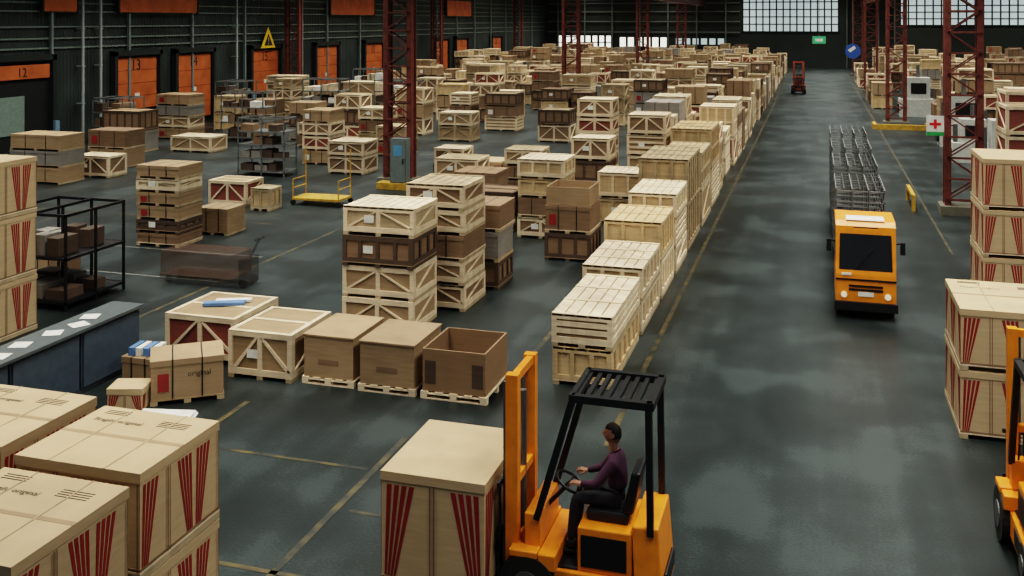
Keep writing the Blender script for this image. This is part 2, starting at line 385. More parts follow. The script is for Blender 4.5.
# ------------------------------------------------------------------ floor markings
m, nt, bs = nodes('worn_yellow_line')
tc = nt.nodes.new('ShaderNodeTexCoord'); n = nt.nodes.new('ShaderNodeTexNoise'); n.inputs['Scale'].default_value = 3; n.inputs['Detail'].default_value = 10
nt.links.new(tc.outputs['Object'], n.inputs['Vector'])
r = nt.nodes.new('ShaderNodeValToRGB'); r.color_ramp.elements[0].position = .42; r.color_ramp.elements[1].position = .66
r.color_ramp.elements[0].color = (.018, .022, .020, 1); r.color_ramp.elements[1].color = (.10, .078, .028, 1)
nt.links.new(n.outputs['Fac'], r.inputs['Fac']); nt.links.new(r.outputs['Color'], bs.inputs['Base Color']); bs.inputs['Roughness'].default_value = .5
M_line = m
b = B()
def fl(x0, x1, y0, y1, k=0): b.quad([(x0, y0, .004), (x1, y0, .004), (x1, y1, .004), (x0, y1, .004)], k)
fl(-3.1, -3.0, 15, 138); fl(-6.15, -6.05, 7, 14.5); fl(-5.3, -5.2, 17.8, 26); fl(3.6, 3.68, 30, 138)
fl(-14.2, -14.1, 18, 36); fl(-30, -16.5, 28.2, 28.3); fl(-10.2, -6.2, 13.2, 13.27); fl(-24, -23.9, 20, 46); fl(-11, -10.9, 24, 44)
fl(-19, -14.2, 21.6, 21.68, 1); fl(-11.6, -11.5, 26.5, 30, 1); fl(-5.9, -5.1, 12, 12.08, 0); fl(-7.2, -4.6, 10.4, 10.48, 0)
fl(-22, -14.5, 24.2, 24.28, 1); fl(-21, -12, 45, 45.1, 1); fl(-9.3, -9.2, 10, 15, 0)
b.obj('floor_marking_lines', [M_line, plain('worn_white_line', (.12, .13, .12), .5, var=.6, scale=8)])

# ------------------------------------------------------------------ foreground boxes
def big_boxes(x0, x1, y0, y1, h, n=2, txt=True):
    b, o = stack(x0, x1, y0, y1, h, ['carton']*n, jit=.01)
    w = x1-x0; d = y1-y0; z = h+.0125*(n-1)+.004; e = B()
    if txt:
        e.text('Fragile original', .105, (-w*.40, d*.22, z), (1, 0, 0), (0, 1, 0), 1)
        for k in range(4): e.box(w*.12, w*.36, d*.34-.04*k, d*.34-.04*k+.010, z-.003, z, 1)
        for k in range(3): e.box(-w*.4, -w*.2, d*.42-.04*k, d*.42-.04*k+.010, z-.003, z, 1)
    for xx in (-w*.22, w*.22): e.box(xx-.008, xx+.008, -d/2, d/2, z-.003, z+.002, 2)
    e.box(-w/2, w/2, -.03, .03, z-.0035, z-.001, 0)
    e.obj('label_print', [CM[TAN2], CM[BLACK], CM[OLIVE]], parent=o)
big_boxes(-7.74, -6.24, 8.2, 9.55, 2.1)
big_boxes(-7.62, -6.16, 6.5, 7.95, 2.1)
big_boxes(-9.5, -8.0, 8.3, 9.75, 2.1)
big_boxes(-9.25, -7.8, 6.4, 7.9, 2.1)
big_boxes(2.15, 3.9, 16.9, 18.8, 2.0)
stack(3.65, 5.8, 25, 27, 3.3, ['carton']*3)
stack(6.0, 8.0, 25.5, 27.2, 3.2, ['carton']*3)
stack(5.7, 8.4, 34.4, 36.3, 3.75, ['carton', 'carton', 'red', 'red'])
stack(6.2, 8.4, 37.5, 39.3, 4.0, ['red', 'red', 'red', 'red'])
stack(-17.5, -15.7, 16.0, 17.3, 3.6, ['carton']*3)

# ------------------------------------------------------------------ aisle row
row = [(17.3, 20.2, 1.12, 1.25, ['ply', 'slat']), (20.5, 23.0, 1.3, 1.35, ['ply', 'ply']), (23.3, 25.4, 1.4, 1.75, ['ply', 'ply']),
       (25.7, 28.0, 1.25, 2.0, ['frame', 'slat', 'ply']), (28.4, 31.4, 1.45, 2.55, ['ply']), (31.8, 34.6, 1.3, 2.3, ['old', 'ply']),
       (35.0, 38, 1.45, 2.7, ['slat', 'ply'])]
for y0, y1, w, h, k in row: stack(-3.4-w, -3.4, y0, y1, h, k)
KW = ['ply', 'old', 'frame', 'frame', 'slat', 'dark', 'slat', 'plain', 'brown', 'ply', 'dark', 'old', 'grey', 'red', 'frame', 'plain', 'brown']
def rk(n):
    a = R.choice(KW); return [a if R.random() < .5 else R.choice(KW) for _ in range(n)]
y = 38.4
while y < 134:
    d = R.uniform(1.4, 2.8); h = R.uniform(1.5, 3.0); w = R.uniform(1.2, 1.6); o = R.uniform(0, .2)
    stack(-3.4-w-o, -3.4-o, y, y+d, h, rk(R.randint(1, 3)) if h < 2.2 else rk(R.randint(2, 4))); y += d+R.uniform(.25, .7)
stack(-7.05, -5.75, 26.2, 27.6, 1.45, ['dark', 'brown'])
stack(-8.55, -7.1, 28.7, 30.2, 2.3, ['frame', 'brown', 'ply', 'ply'])
stack(-10.35, -8.8, 29.2, 30.6, 1.2, ['dark', 'dark'])
stack(-11.6, -10.1, 31.5, 33, 1.4, ['plain', 'brown'])
stack(-8.3, -6.9, 34.5, 35.8, 2.3, ['dark', 'dark', 'frame'])
stack(-8.8, -7.4, 37.6, 39, 3.4, ['red', 'frame', 'red', 'red', 'frame'])
stack(-6.6, -5.15, 36.2, 37.7, 3.0, ['frame', 'cframe', 'slat', 'frame'])
stack(-6.7, -5.2, 31.5, 33, 1.6, ['ply', 'ply'])
stack(-13.3, -11.6, 34, 35.5, 1.45, ['plain', 'frame'])
stack(-14.8, -13.5, 37.8, 39.1, 1.3, ['dark', 'frame'])
stack(-13.2, -11.4, 36.2, 37.6, 1.1, ['carton'])
stack(-11.0, -9.6, 35.2, 36.6, 1.7, ['brown', 'brown', 'frame'])
y = 40
while y < 134:
    d = R.uniform(1.3, 2.0); h = R.uniform(1.8, 3.2)
    if R.random() < .9: stack(-6.9, -5.4, y, y+d, h, rk(R.randint(2, 4)))
    y += d+R.uniform(.3, .9)

stack(-9.55, -7.9, 19.1, 20.5, 2.55, ['cframe', 'cframe', 'dark', 'frame'], jit=.05)
stack(-8.9, -7.45, 20.95, 22.5, 2.75, ['frame', 'cframe', 'brown', 'cframe', 'frame'], jit=.05)
stack(-8.7, -7.25, 22.9, 24.2, 2.0, ['dark', 'grey', 'brown'], jit=.05)
stack(-18.8, -17.35, 24.5, 25.7, 2.25, ['brown', 'dark', 'plain', 'plain', 'frame', 'plain'])
stack(-18.0, -16.9, 26.3, 27.3, .8, ['plain'])
stack(-20.5, -18.95, 30.6, 31.8, .85, ['red'])
stack(-18.5, -17.7, 30.1, 30.9, .75, ['ply'])
stack(-19.8, -18.1, 38.3, 39.8, 1.35, ['frame', 'frame'])
stack(-22.2, -20.8, 40.5, 42, 2.4, ['plain', 'red', 'frame', 'plain'])
stack(-31, -28.5, 32.6, 34, 1.9, ['plain', 'grey', 'plain'])
stack(-29.6, -27.8, 34.5, 35.7, .87, ['frame'])
stack(-31, -29, 37.1, 38.5, 1.6, ['plain', 'brown'])
stack(-35.5, -33.2, 31, 33, 2.2, ['grey', 'plain'])
stack(-33.8, -31.6, 41.5, 43, 2.0, ['grey', 'dark'])
stack(-34.6, -32.5, 46.8, 48.3, 2.4, ['plain', 'frame', 'grey', 'plain'])
stack(-30.6, -28.3, 42.5, 44, .75, ['frame'])
stack(-34, -32.6, 51.4, 52.8, 2.0, ['ply', 'ply'])
stack(-32, -30.4, 52, 53.4, 1.8, ['plain', 'brown'])
stack(-35, -32.6, 59, 60.5, 2.75, ['frame']*5)
stack(-28.5, -26.1, 57, 58.5, 2.6, ['grey', 'plain', 'frame'])
stack(-25.5, -23.6, 46, 47.3, 1.2, ['brown', 'frame'])
stack(-27.4, -25.8, 48.5, 50, 2.0, ['grey', 'dark', 'plain'])
stack(-25.2, -23.6, 49.5, 51, 2.4, ['red', 'dark', 'frame'])
stack(-22.8, -21.2, 47.5, 49, 1.9, ['old', 'brown', 'frame'])
stack(-20.2, -18.6, 44, 45.5, 1.4, ['brown', 'old'])
stack(-22.9, -21.1, 52.5, 54, 2.6, ['frame', 'plain', 'frame'])
stack(-19.5, -17.6, 50.5, 52, 1.5, ['old', 'frame'])
stack(-14.2, -12.4, 51.5, 53, 1.7, ['frame', 'dark'])
for rc in ((-24, -20, 36, 38.3), (-18, -15, 31, 33), (-31, -28, 47, 49), (-29.5, -26.5, 53, 55.5), (-36.5, -34, 43.5, 46), (-26, -23, 55.8, 58), (5.2, 8, 71, 74.2), (3, 6.6, 63, 65.1), (-37, -34.5, 55, 58), (-30, -27, 61, 63.4)): RECTS.append(rc)
y = 56
while y < 136:
    d = R.uniform(1.3, 1.8); x = -35
    while x < -8.8:
        w = R.uniform(1.2, 2.1); h = R.uniform(1.0, 3.0)+(.5 if y > 95 else 0)
        if R.random() < (.7 if y < 70 else .9) and free(x, x+w, y, y+d):
            stack(x, x+w, y, y+d, h, rk(max(1, min(5, int(h/.65)))))
        x += w+R.uniform(.15, .9)
    y += d+(R.uniform(.4, 1.2) if R.random() < .75 else 2.8)
y = 60
while y < 134:
    d = R.uniform(1.3, 1.9); x = 6.6+R.uniform(0, 1)
    while x < 29:
        w = R.uniform(1.3, 2.3); h = R.uniform(1.0, 3.6)
        if not (9.2 < x < 11) and R.random() < .85 and free(x, x+w, y, y+d): stack(x, x+w, y, y+d, h, rk(max(1, min(5, int(h/.7)))))
        x += w+R.uniform(.2, .9)
    y += d+(R.uniform(.5, 1.5) if R.random() < .6 else 3.0)
for yy in (42, 44.5, 47.5, 50.5, 53.5, 56.5):
    for xx in (9.5, 12, 14.6):
        stack(xx, xx+R.uniform(1.5, 2.2), yy, yy+R.uniform(1.4, 2), R.uniform(1.8, 3.6), rk(4))
for yy in (78, 82, 86, 101, 105, 109, 113): stack(4.0, 5.4, yy, yy+2, R.uniform(1.2, 2.2), rk(2))

# ------------------------------------------------------------------ cartons row
M_obox = wood('brown_cardboard', (.22, .14, .08), var=.12)
def open_carton(x0, x1, y0, y1, h, rot=0, lid=False):
    cx, cy = (x0+x1)/2, (y0+y1)/2; a, d = (x1-x0)/2, (y1-y0)/2; b = B()
    for k in range(5): b.box(-a+(2*a-.14)*k/4, -a+(2*a-.14)*k/4+.14, -d, d, .1, .125, 0)
    for yy in (-d, -.05, d-.1):
        b.box(-a, a, yy, yy+.1, .0, .02, 0); b.box(-a, a, yy, yy+.1, .08, .1, 0)
        for xx in (-a, -.06, a-.12): b.box(xx, xx+.12, yy, yy+.1, .02, .08, 0)
    t = .03; a -= .03; d -= .03
    b.box(-a, a, -d, d, .125, .15, 1)
    b.box(-a, a, -d, -d+t, .15, h, 1); b.box(-a, a, d-t, d, .15, h, 1)
    b.box(-a, -a+t, -d+t, d-t, .15, h, 1); b.box(a-t, a, -d+t, d-t, .15, h, 1)
    if lid:
        b.box(-a-.02, a+.02, -d-.02, d+.02, h, h+.03, 2); b.box(-.2, .2, -d-.003, -d, .35, .45, 5)
    else:
        b.box(-a+t, a-t, -d+t, d-t, .15, .2, 3)  # dark slab paints the shade inside the open box
        for s in (-1, 1): b.box(s*(a*.75)-.1, s*(a*.75)+.1, -d-.003, -d, .25, h-.2, 6)
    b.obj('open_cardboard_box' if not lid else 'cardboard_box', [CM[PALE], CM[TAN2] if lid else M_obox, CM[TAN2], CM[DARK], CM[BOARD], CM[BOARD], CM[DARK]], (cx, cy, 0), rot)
open_carton(-6.5, -5.3, 16, 17.3, .85)
open_carton(-7.68, -6.6, 16, 17.35, .85, lid=True)
open_carton(-8.8, -7.78, 16.05, 17.4, .85, lid=True)
stack(-10.25, -8.95, 15.95, 17.5, .85, ['cframe'], jit=.01)
stack(-12.0, -10.45, 16.5, 18.1, .85, ['red'], jit=.01)
b = B(); crate(b, -.6, .6, -.42, .42, 0, .75, 'plain', random.Random(3)); b.text('original', .13, (.0, -.43, .45), (1, 0, 0), (0, 0, 1), BLACK)
b.obj('cardboard_box', CM, (-10.45, 15.0, 0), .62)
b = B(); crate(b, -.3, .3, -.25, .25, 0, .4, 'bare'); b.obj('cardboard_box', CM, (-11.0, 14.2, 0), .3)
b = B(); crate(b, -.35, .35, -.3, .3, 0, .5, 'plain'); b.obj('cardboard_box', CM, (-11.5, 15.35, 0), 0)
b = B()
for k in range(4): b.box(-.28+.14*k, -.28+.14*k+.1, -.2, .2, 0, .14, k % 2)
b.obj('blue_white_parcel', [CM[BLUE], CM[PAPER]], (-11.5, 15.35, .505), .15)
b = B(); b.hexa([(-.45, -.3, 0), (.45, -.3, 0), (.45, .3, 0), (-.45, .3, 0)], [(-.42, -.28, .06), (.45, -.3, .1), (.4, .3, .05), (-.45, .28, .09)], 0)
b.obj('plastic_wrap_bundle', [CM[PAPER]], (-10.1, 13.9, 0), .3)
b = B(); b.box(-.4, .4, -.1, .1, 0, .06, 0); b.box(-.2, .5, .12, .3, 0, .05, 1)
b.obj('strapping_bundle', [CM[BLUE], CM[PAPER]], (-11.2, 17.3, .862), .4)
b = B(); a, d, h, t = .6, .6, .5, .03
b.box(-a, a, -d, d, 0, .03, 0); b.box(-a, a, -d, -d+t, .03, h, 0); b.box(-a, a, d-t, d, .03, h, 0); b.box(-a, -a+t, -d+t, d-t, .03, h, 0); b.box(a-t, a, -d+t, d-t, .03, h, 0)
b.obj('open_cardboard_box', [CM[TAN2]], (-6.4, 26.9, 1.475))

# ------------------------------------------------------------------ blue-grey cabinets
b = B(); X1 = -12.15; X0 = -12.75; n = 5; y0 = 8.0; L = 1.6
for k in range(n):
    a = y0+k*L; b.box(X0, X1-.03, a+.02, a+L-.02, .08, 1.1, 0); b.box(X1-.03, X1, a+.06, a+L-.06, .12, 1.04, 2)
b.box(X0-.05, X1+.04, y0-.03, y0+n*L+.03, 1.1, 1.15, 1); b.box(X0, X1-.05, y0, y0+n*L, 0, .08, 1)
b.obj('low_cabinet_counter', [plain('blue_grey_enamel', (.05, .07, .09), .45), plain('counter_top', (.08, .10, .11), .4), plain('blue_panel', (.06, .085, .115), .45)])
b = B()
for k in range(11):
    yy = 9+k*.62+R.uniform(-.2, .2); xx = -12.45+R.uniform(-.1, .1); a = R.uniform(-.5, .5); c, s_ = math.cos(a)*.15, math.sin(a)*.15
    b.quad([(xx-c-s_, yy+c-s_, 1.154+k*.0005), (xx-c+s_, yy-c-s_, 1.154+k*.0005), (xx+c+s_, yy-c+s_, 1.154+k*.0005), (xx+c-s_, yy+c+s_, 1.154+k*.0005)], 0)
b.obj('paper_sheets', [CM[PAPER]])

# ------------------------------------------------------------------ racks
def rack(name, x0, x1, y0, y1, h, lv, mat, fill=.7, fm=(BOARD, GREYB, DARK, BLUE)):
    b = B(); cx, cy = (x0+x1)/2, (y0+y1)/2; a, d = (x1-x0)/2, (y1-y0)/2
    n = max(1, round(2*d/1.1))
    for xx in (-a, 0, a-.05):
        for k in range(n+1):
            yy = -d+(2*d-.05)*k/n; b.box(xx, xx+.05, yy, yy+.05, 0, h, 0)
    for j in range(lv):
        z = .15+(h-.2)*j/(lv-1)
        for yy in (-d, d-.05): b.box(-a, a, yy, yy+.05, z, z+.06, 0)
        for xx in (-a, 0, a-.05): b.box(xx, xx+.05, -d, d, z, z+.06, 0)
        if j < lv-1:
            b.box(-a+.05, a-.05, -d+.05, d-.05, z+.03, z+.05, 0)
            x = -a+.1
            while x < a-.5:
                w = R.uniform(.3, .6)
                if R.random() < fill:
                    hh = R.uniform(.2, (h/lv)*.8)
                    b.box(x, x+w, -d+.1, -d+.1+R.uniform(.4, .8), z+.06, z+.06+hh, R.choice([1, 2, 3, 3, 2, 1, 4]))
                    if d > .7: b.box(x, x+w, .1, .1+R.uniform(.3, .6), z+.06, z+.06+hh, R.choice([1, 2, 3]))
                x += w+.08
    b.obj(name, [mat]+[CM[k] for k in fm], (cx, cy, 0))
M_gr = plain('rack_grey_steel', (.14, .15, .15), .5)
rack('storage_rack', -17.9, -15.95, 18.4, 20.4, 2.15, 3, M_black, .8, (DARK, GREYB, DARK, GREYB))
rack('shelf_trolley', -23.2, -21.0, 36.8, 37.9, 2.4, 5, M_gr, .8, (DARK, GREYB, BOARD, GREYB))
rack('shelf_trolley', -30.8, -28.2, 47.2, 48.6, 2.6, 4, M_gr, .9, (GREYB, BOARD, DARK, PAPER))
rack('shelf_trolley', -29.2, -26.8, 53.3, 54.8, 3.0, 5, M_gr, .9, (PALE, GREYB, DARK, PAPER))
rack('shelf_trolley', -36.3, -34.4, 43.8, 45.6, 2.4, 4, M_gr, .9, (GREYB, BOARD, DARK, PAPER))
rack('shelf_trolley', -25.8, -23.3, 56, 57.6, 2.8, 5, M_gr, .9, (PALE, GREYB, DARK, PAPER))
rack('shelf_trolley', -36.5, -34.8, 55.3, 57.5, 2.6, 4, M_gr, .9, (GREYB, BOARD, DARK, PAPER))
rack('shelf_trolley', -29.8, -27.3, 61.3, 63, 3.2, 5, M_gr, .9, (GREYB, PALE, DARK, PAPER))
b = B()
for k in range(3): b.box(-.5+.34*k, -.5+.34*k+.3, -.4, .4, 0, .7, k)
b.obj('cardboard_box_stack', [CM[GREYB], CM[TAN2], CM[BOARD]], (-18.9, 21.4, 0))
b = B(); b.box(-.9, .9, -.5, .5, .18, .26, 0)
for x in (-.88, .88):
    for y in (-.47, .47):
        b.cyl((x, y, .26), (x, y, 1.9 if y > 0 else .9), .025, 0); b.cyl((x, y-.04, .09), (x, y+.04, .09), .09, 1, 12)
        b.cyl((x, y, .09), (x, y, .2), .03, 1)
for z in (.6, .9): b.cyl((-.88, -.47, z), (-.88, .47, z), .02, 0); b.cyl((.88, -.47, z), (.88, .47, z), .02, 0)
b.obj('yellow_pallet_trolley', [M_yel, M_rub], (-16.7, 31.9, 0))

# see-through pallet truck and load, stand-in for a motion-blur smear at mid left
e = empty('ghost_pallet_truck', (-14.4, 21.6, 0)); MG = plain('moving_brown_load', (.10, .05, .03), .8, alpha=.3); MG2 = plain('moving_dark_truck', (.03, .02, .016), .6, alpha=.3)
b = B(); b.box(-1.1, .9, -.45, .45, .22, .8, 0)
b.obj('load', [MG], parent=e)
b = B(); b.box(-1.2, 1.0, -.35, -.15, .1, .2, 0); b.box(-1.2, 1.0, .15, .35, .1, .2, 0); b.box(1.0, 1.2, -.3, .3, .06, .7, 0); b.beam((1.15, 0, .7), (1.4, 0, 1.15), .05, .05, 0); b.beam((1.4, -.2, 1.15), (1.4, .2, 1.15), .05, .05, 0)
for s in (-.25, .25): b.cyl((-1.0, s-.05, .08), (-1.0, s+.05, .08), .08, 0, 12); b.cyl((1.1, s-.05, .1), (1.1, s+.05, .1), .1, 0, 12)
b.obj('truck_frame', [MG2], parent=e)

# electrical cabinet, signs
b = B(); b.box(-.33, .33, -.22, .22, .25, 1.95, 0); b.box(-.29, .29, -.24, -.22, .3, 1.9, 1); b.box(-.16, .16, -.245, -.24, 1.3, 1.7, 2); b.box(.2, .24, -.27, -.24, 1.0, 1.2, 3)
b.box(-.85, .6, -.3, .3, 0, .25, 4)
b.obj('electrical_cabinet', [plain('cabinet_grey', (.12, .145, .15), .5), plain('cabinet_door', (.15, .19, .19), .5), plain('label_blue', (.1, .3, .5)), M_black, M_yel], (-15.3, 35.6, 0))
b = B(); b.box(-.27, .27, -.02, .02, -.33, .33, 0); b.box(-.18, .18, -.03, -.02, .02, .1, 1); b.box(-.045, .045, -.032, -.02, -.09, .21, 1); b.box(-.27, .27, -.03, -.02, -.33, -.2, 2)
b.box(-.03, .6, .02, .05, 0, .04, 3)
b.obj('first_aid_sign', [CM[PAPER], plain('cross_red', (.6, .02, .02)), plain('sign_green', (.03, .3, .08)), M_redcol], (3.8, 35.75, 3.0))
b = B()
for (p, q) in (((-.4, 0, .0), (-.4, 0, .55)), ((-.4, 2.2, 0), (-.4, 2.2, .55)), ((-.4, 0, .5), (-.4, 2.2, .5))): b.beam(p, q, .12, .12, 0)
b.obj('yellow_guard_rail', [M_yel], (3.6, 36.5, 0))
b = B(); b.cyl((0, 0, 0), (0, .05, 0), .62, 0, 28); b.hexa([(-.4, -.01, .1), (-.2, -.01, -.1), (-.2, 0, -.1), (-.4, 0, .1)], [(.1, -.01, .45), (.25, -.01, .25), (.25, 0, .25), (.1, 0, .45)], 1)
b.cyl((0, .05, .6), (0, .05, 5.3), .03, 2)
b.obj('mandatory_direction_sign', [plain('sign_blue', (.03, .09, .35)), CM[PAPER], M_steel], (3.0, 88, 3.9))
b = B(); b.box(-.7, .7, 0, .08, -.4, .4, 0); b.box(-.4, .4, -.01, 0, -.15, .15, 1); b.cyl((0, .04, .4), (0, .04, 6.5), .03, 2)
b.obj('exit_sign', [plain('exit_green', (.05, .3, .14), emis=(.1, .6, .3), es=.2), CM[PAPER], M_steel], (.4, 115, 4.3))
def machine(x, y, s=1.0):
    b = B()
    b.box(-.9*s, .9*s, -.6*s, .6*s, 0, 1.0*s, 0); b.box(-.5*s, .7*s, -.5*s, .5*s, 1.0*s, 2.2*s, 0); b.box(-.3*s, .5*s, -.52*s, -.5*s, 1.3*s, 1.9*s, 1)
    b.cyl((-.7*s, 0, 1.0*s), (-.7*s, 0, 1.9*s), .12*s, 2); b.box(.7*s, .95*s, -.4*s, .1*s, 1.1*s, 1.6*s, 2); b.cyl((.1*s, 0, 2.2*s), (.1*s, 0, 2.9*s), .1*s, 2)
    b.box(-1.0*s, -.9*s, -.3*s, .3*s, .2*s, .7*s, 1)
    b.obj('workshop_machine', [M_white, M_black, M_steel], (x, y, 0), bevel=.03)
for (x, y, s) in ((7.2, 56, 1.2), (6.8, 50, .9), (7.4, 45, 1.1), (6.5, 72.5, 1.2)): machine(x, y, s)
b = B(); b.box(-1.6, 1.6, -.1, .1, 0, .3, 0); b.box(-1.6, -1.4, .1, 1.5, 0, .3, 0); b.box(1.4, 1.6, .1, 1.5, 0, .3, 0); b.obj('yellow_column_barrier', [M_yel], (4.9, 63.3, 0))

# ------------------------------------------------------------------ forklifts
def wheel(b, x, y, r, w, m=0, mh=1):
    b.cyl((x, y-w/2, r), (x, y+w/2, r), r, m, 24); b.cyl((x, y-w/2-.012, r), (x, y+w/2+.012, r), r*.5, mh, 16)
def forklift(name, loc, rotz, forks=True, mast_h=2.55, mcol=None, s=1, dz=0):
    e = empty(name, loc, rotz); e.scale = (s, s, s); mcol = mcol or M_orange
    b = B(); b.box(-.75, .5, -.47, .47, .18, .5, 0); b.box(-.72, -.12, -.42, .42, .5, .98, 0); b.box(.3, .48, -.42, .42, .5, 1.05, 0)
    b.box(-.12, .3, -.42, .42, .5, .53, 1); b.box(.1, .3, -.54, .54, .5, .68, 0); b.box(.3, .62, -.56, .56, .62, .7, 0)
    b.obj('chassis', [mcol, M_black], parent=e, bevel=.03)
    b = B(); b.hexa([(-1.06, -.45, .25), (-.76, -.47, .2), (-.76, .47, .2), (-1.06, .45, .25)], [(-1.0, -.42, 1.08), (-.72, -.44, 1.08), (-.72, .44, 1.08), (-1.0, .42, 1.08)], 0)
    b.box(-1.08, -1.04, -.3, .3, .35, .55, 1)
    b.obj('counterweight', [mcol, M_black], parent=e, bevel=.05)
    b = B()
    for sy in (-1, 1):
        b.box(-.66, -.16, sy*.425-.006, sy*.425+.006, .56, .9, 0); b.box(-.72, -.2, sy*.475-.006, sy*.475+.006, .24, .44, 0)
    b.obj('side_panels', [M_black], parent=e)
    b = B(); b.box(-.65, -.18, -.25, .25, .98, 1.1, 0); b.hexa([(-.7, -.24, 1.1), (-.58, -.24, 1.1), (-.58, .24, 1.1), (-.7, .24, 1.1)], [(-.78, -.22, 1.55), (-.68, -.22, 1.55), (-.68, .22, 1.55), (-.78, .22, 1.55)], 0)
    b.obj('seat', [M_black], parent=e, bevel=.03)
    b = B(); c = Vector((.06, 0, 1.26)); ax = Vector((-.5, 0, .86)).normalized(); u = ax.cross(Vector((0, 1, 0))).normalized(); v = Vector((0, 1, 0)); N = 20
    for k in range(N):
        a0, a1 = 2*math.pi*k/N, 2*math.pi*(k+1)/N
        b.cyl(c+(u*math.cos(a0)+v*math.sin(a0))*.17, c+(u*math.cos(a1)+v*math.sin(a1))*.17, .016, 0, 6)
    b.cyl(c-v*.16, c+v*.16, .012, 0, 6); b.cyl(c, (.34, 0, .95), .025, 0, 8)
    for k in range(3): b.cyl((.33, .2+.07*k, 1.05), (.25, .2+.07*k, 1.28), .012, 0, 6)
    b.obj('steering_wheel', [M_black], parent=e)
    b = B(); zt = 2.34; xf = -.06; xr = -.94
    for y in (-.42, .42):
        b.beam((.34, y, 1.0), (xf, y, zt), .07, .07, 0); b.beam((xr+.02, y, 1.0), (xr+.04, y, zt), .07, .07, 0)
        b.box(xr, xf, y-.04, y+.04, zt, zt+.08, 0)
    for k in range(8): x = xr+.04+.11*k; b.box(x, x+.05, -.42, .42, zt+.01, zt+.06, 0)
    b.box(xf-.03, xf+.03, -.45, .45, zt, zt+.08, 0); b.box(xr-.02, xr+.06, -.45, .45, zt, zt+.08, 0)
    b.obj('overhead_guard', [M_black], parent=e)
    b = B()
    for y in (-.36, .36):
        b.box(.56, .70, y-.06, y+.06, .1, mast_h, 0); b.box(.68, .76, y*.78-.03, y*.78+.03, .15, mast_h-.12, 1)
    for z in (.35, 1.3, mast_h-.1): b.box(.58, .66, -.36, .36, z, z+.09, 0)
    b.cyl((.62, 0, .3), (.62, 0, mast_h-.3), .045, 1, 10); b.cyl((.64, .12, .4), (.64, .12, mast_h-.2), .015, 1, 6); b.cyl((.64, -.12, .4), (.64, -.12, mast_h-.2), .015, 1, 6)
    b.obj('mast', [mcol, M_steel], parent=e)
    b = B(); b.box(.76, .79, -.45, .45, .22+dz, .3+dz, 0); b.box(.76, .79, -.45, .45, .6+dz, .68+dz, 0)
    for k in range(5): y = -.42+.2*k; b.box(.76, .78, y, y+.03, .68+dz, 1.2+dz, 0)
    b.box(.76, .79, -.45, .45, 1.2+dz, 1.25+dz, 0)
    if forks:
        for y in (-.28, .28): b.box(.79, .83, y-.06, y+.06, .1+dz, .68+dz, 0); b.box(.83, 1.95, y-.06, y+.06, .1+dz, .135+dz, 0)
    b.obj('fork_carriage', [M_black], parent=e)
    b = B()
    for y in (-.46, .46): wheel(b, .42, y, .32, .2)
    for y in (-.4, .4): wheel(b, -.68, y, .24, .17)
    b.obj('wheels', [M_rub, M_steel], parent=e)
    return e
FX = -2.6
forklift('forklift', (FX, 11.05, 0), math.pi, dz=.1)
b = B(); crate(b, -.62, .62, -.75, .75, 0, 1.2, 'bare')
b.obj('cardboard_box', CM, (FX-1.46, 11.08, .237))
forklift('forklift', (2.75, 13.35, 0), math.pi/2, mast_h=2.6)
forklift('forklift', (-1.4, 92, 0), -math.pi/2, mast_h=2.6, mcol=plain('red_orange_paint', (.4, .07, .03), .4), s=1.1)

# ------------------------------------------------------------------ orange truck, cages standing in for its motion trail
e = empty('orange_tow_truck', (1.05, 23.0, 0))
b = B(); w = .62
prof = [(0.0, .28), (-.02, .55), (0.0, .95), (.06, 1.25), (.16, 1.98), (.3, 2.08), (1.5, 2.08), (1.55, .28)]
for k in range(len(prof)):
    p, q = prof[k], prof[(k+1) % len(prof)]
    b.quad([(-w, p[0], p[1]), (w, p[0], p[1]), (w, q[0], q[1]), (-w, q[0], q[1])], 0)
b.quad([(-w, p[0], p[1]) for p in prof], 0); b.quad([(w, p[0], p[1]) for p in reversed(prof)], 0)
b.obj('cab_body', [M_orange], parent=e, bevel=.04)
b = B()
b.quad([(-w+.07, .02, 1.05), (w-.07, .02, 1.05), (w-.09, .125, 1.82), (-w+.09, .125, 1.82)], 0)
for sx in (-1, 1):
    x = sx*(w+.006); b.quad([(x, .25, 1.15), (x, 1.2, 1.15), (x, 1.2, 1.85), (x, .3, 1.85)], 0)
b.obj('windscreen', [M_glass], parent=e)
b = B(); b.box(-w-.03, w+.03, -.1, .05, .2, .38, 0); b.box(-.35, .35, -.035, .0, .62, .66, 0); b.box(-.35, .35, -.035, .0, .7, .74, 0); b.box(-w, w, -.03, 0, .84, .87, 0)
for sx in (-1, 1):
    b.cyl((sx*w, .3, 1.6), (sx*(w+.14), .15, 1.65), .018, 0, 6); b.box(sx*(w+.14)-.05, sx*(w+.14)+.05, .1, .15, 1.42, 1.68, 0)
b.cyl((-.2, .0, 1.1), (.15, .05, 1.55), .012, 0, 6); b.box(-.25, .25, -.012, .02, 1.98, 2.0, 0)
b.obj('bumper_and_mirrors', [M_black], parent=e)
b = B()
for sx in (-1, 1): b.cyl((sx*.45, -.04, .52), (sx*.45, .0, .52), .065, 0, 16)
b.obj('headlights', [M_lamp], parent=e)
b = B(); b.box(-.16, .16, -.03, -.02, .5, .6, 0); b.box(-.5, -.3, -.02, .02, .94, .99, 0); b.box(-.4, .4, .27, .8, 2.085, 2.1, 0)
b.obj('plate_and_roof_panel', [CM[PAPER]], parent=e)
b = B()
for sx in (-.52, .52):
    for y in (.4, 1.2): b.cyl((sx-.08, y, .26), (sx+.08, y, .26), .26, 0, 20)
b.obj('wheels', [M_rub], parent=e)
M_steel2 = plain('cage_steel', (.17, .185, .185), .5, .1); M_dk2 = plain('cage_dark_steel', (.03, .033, .035), .5)
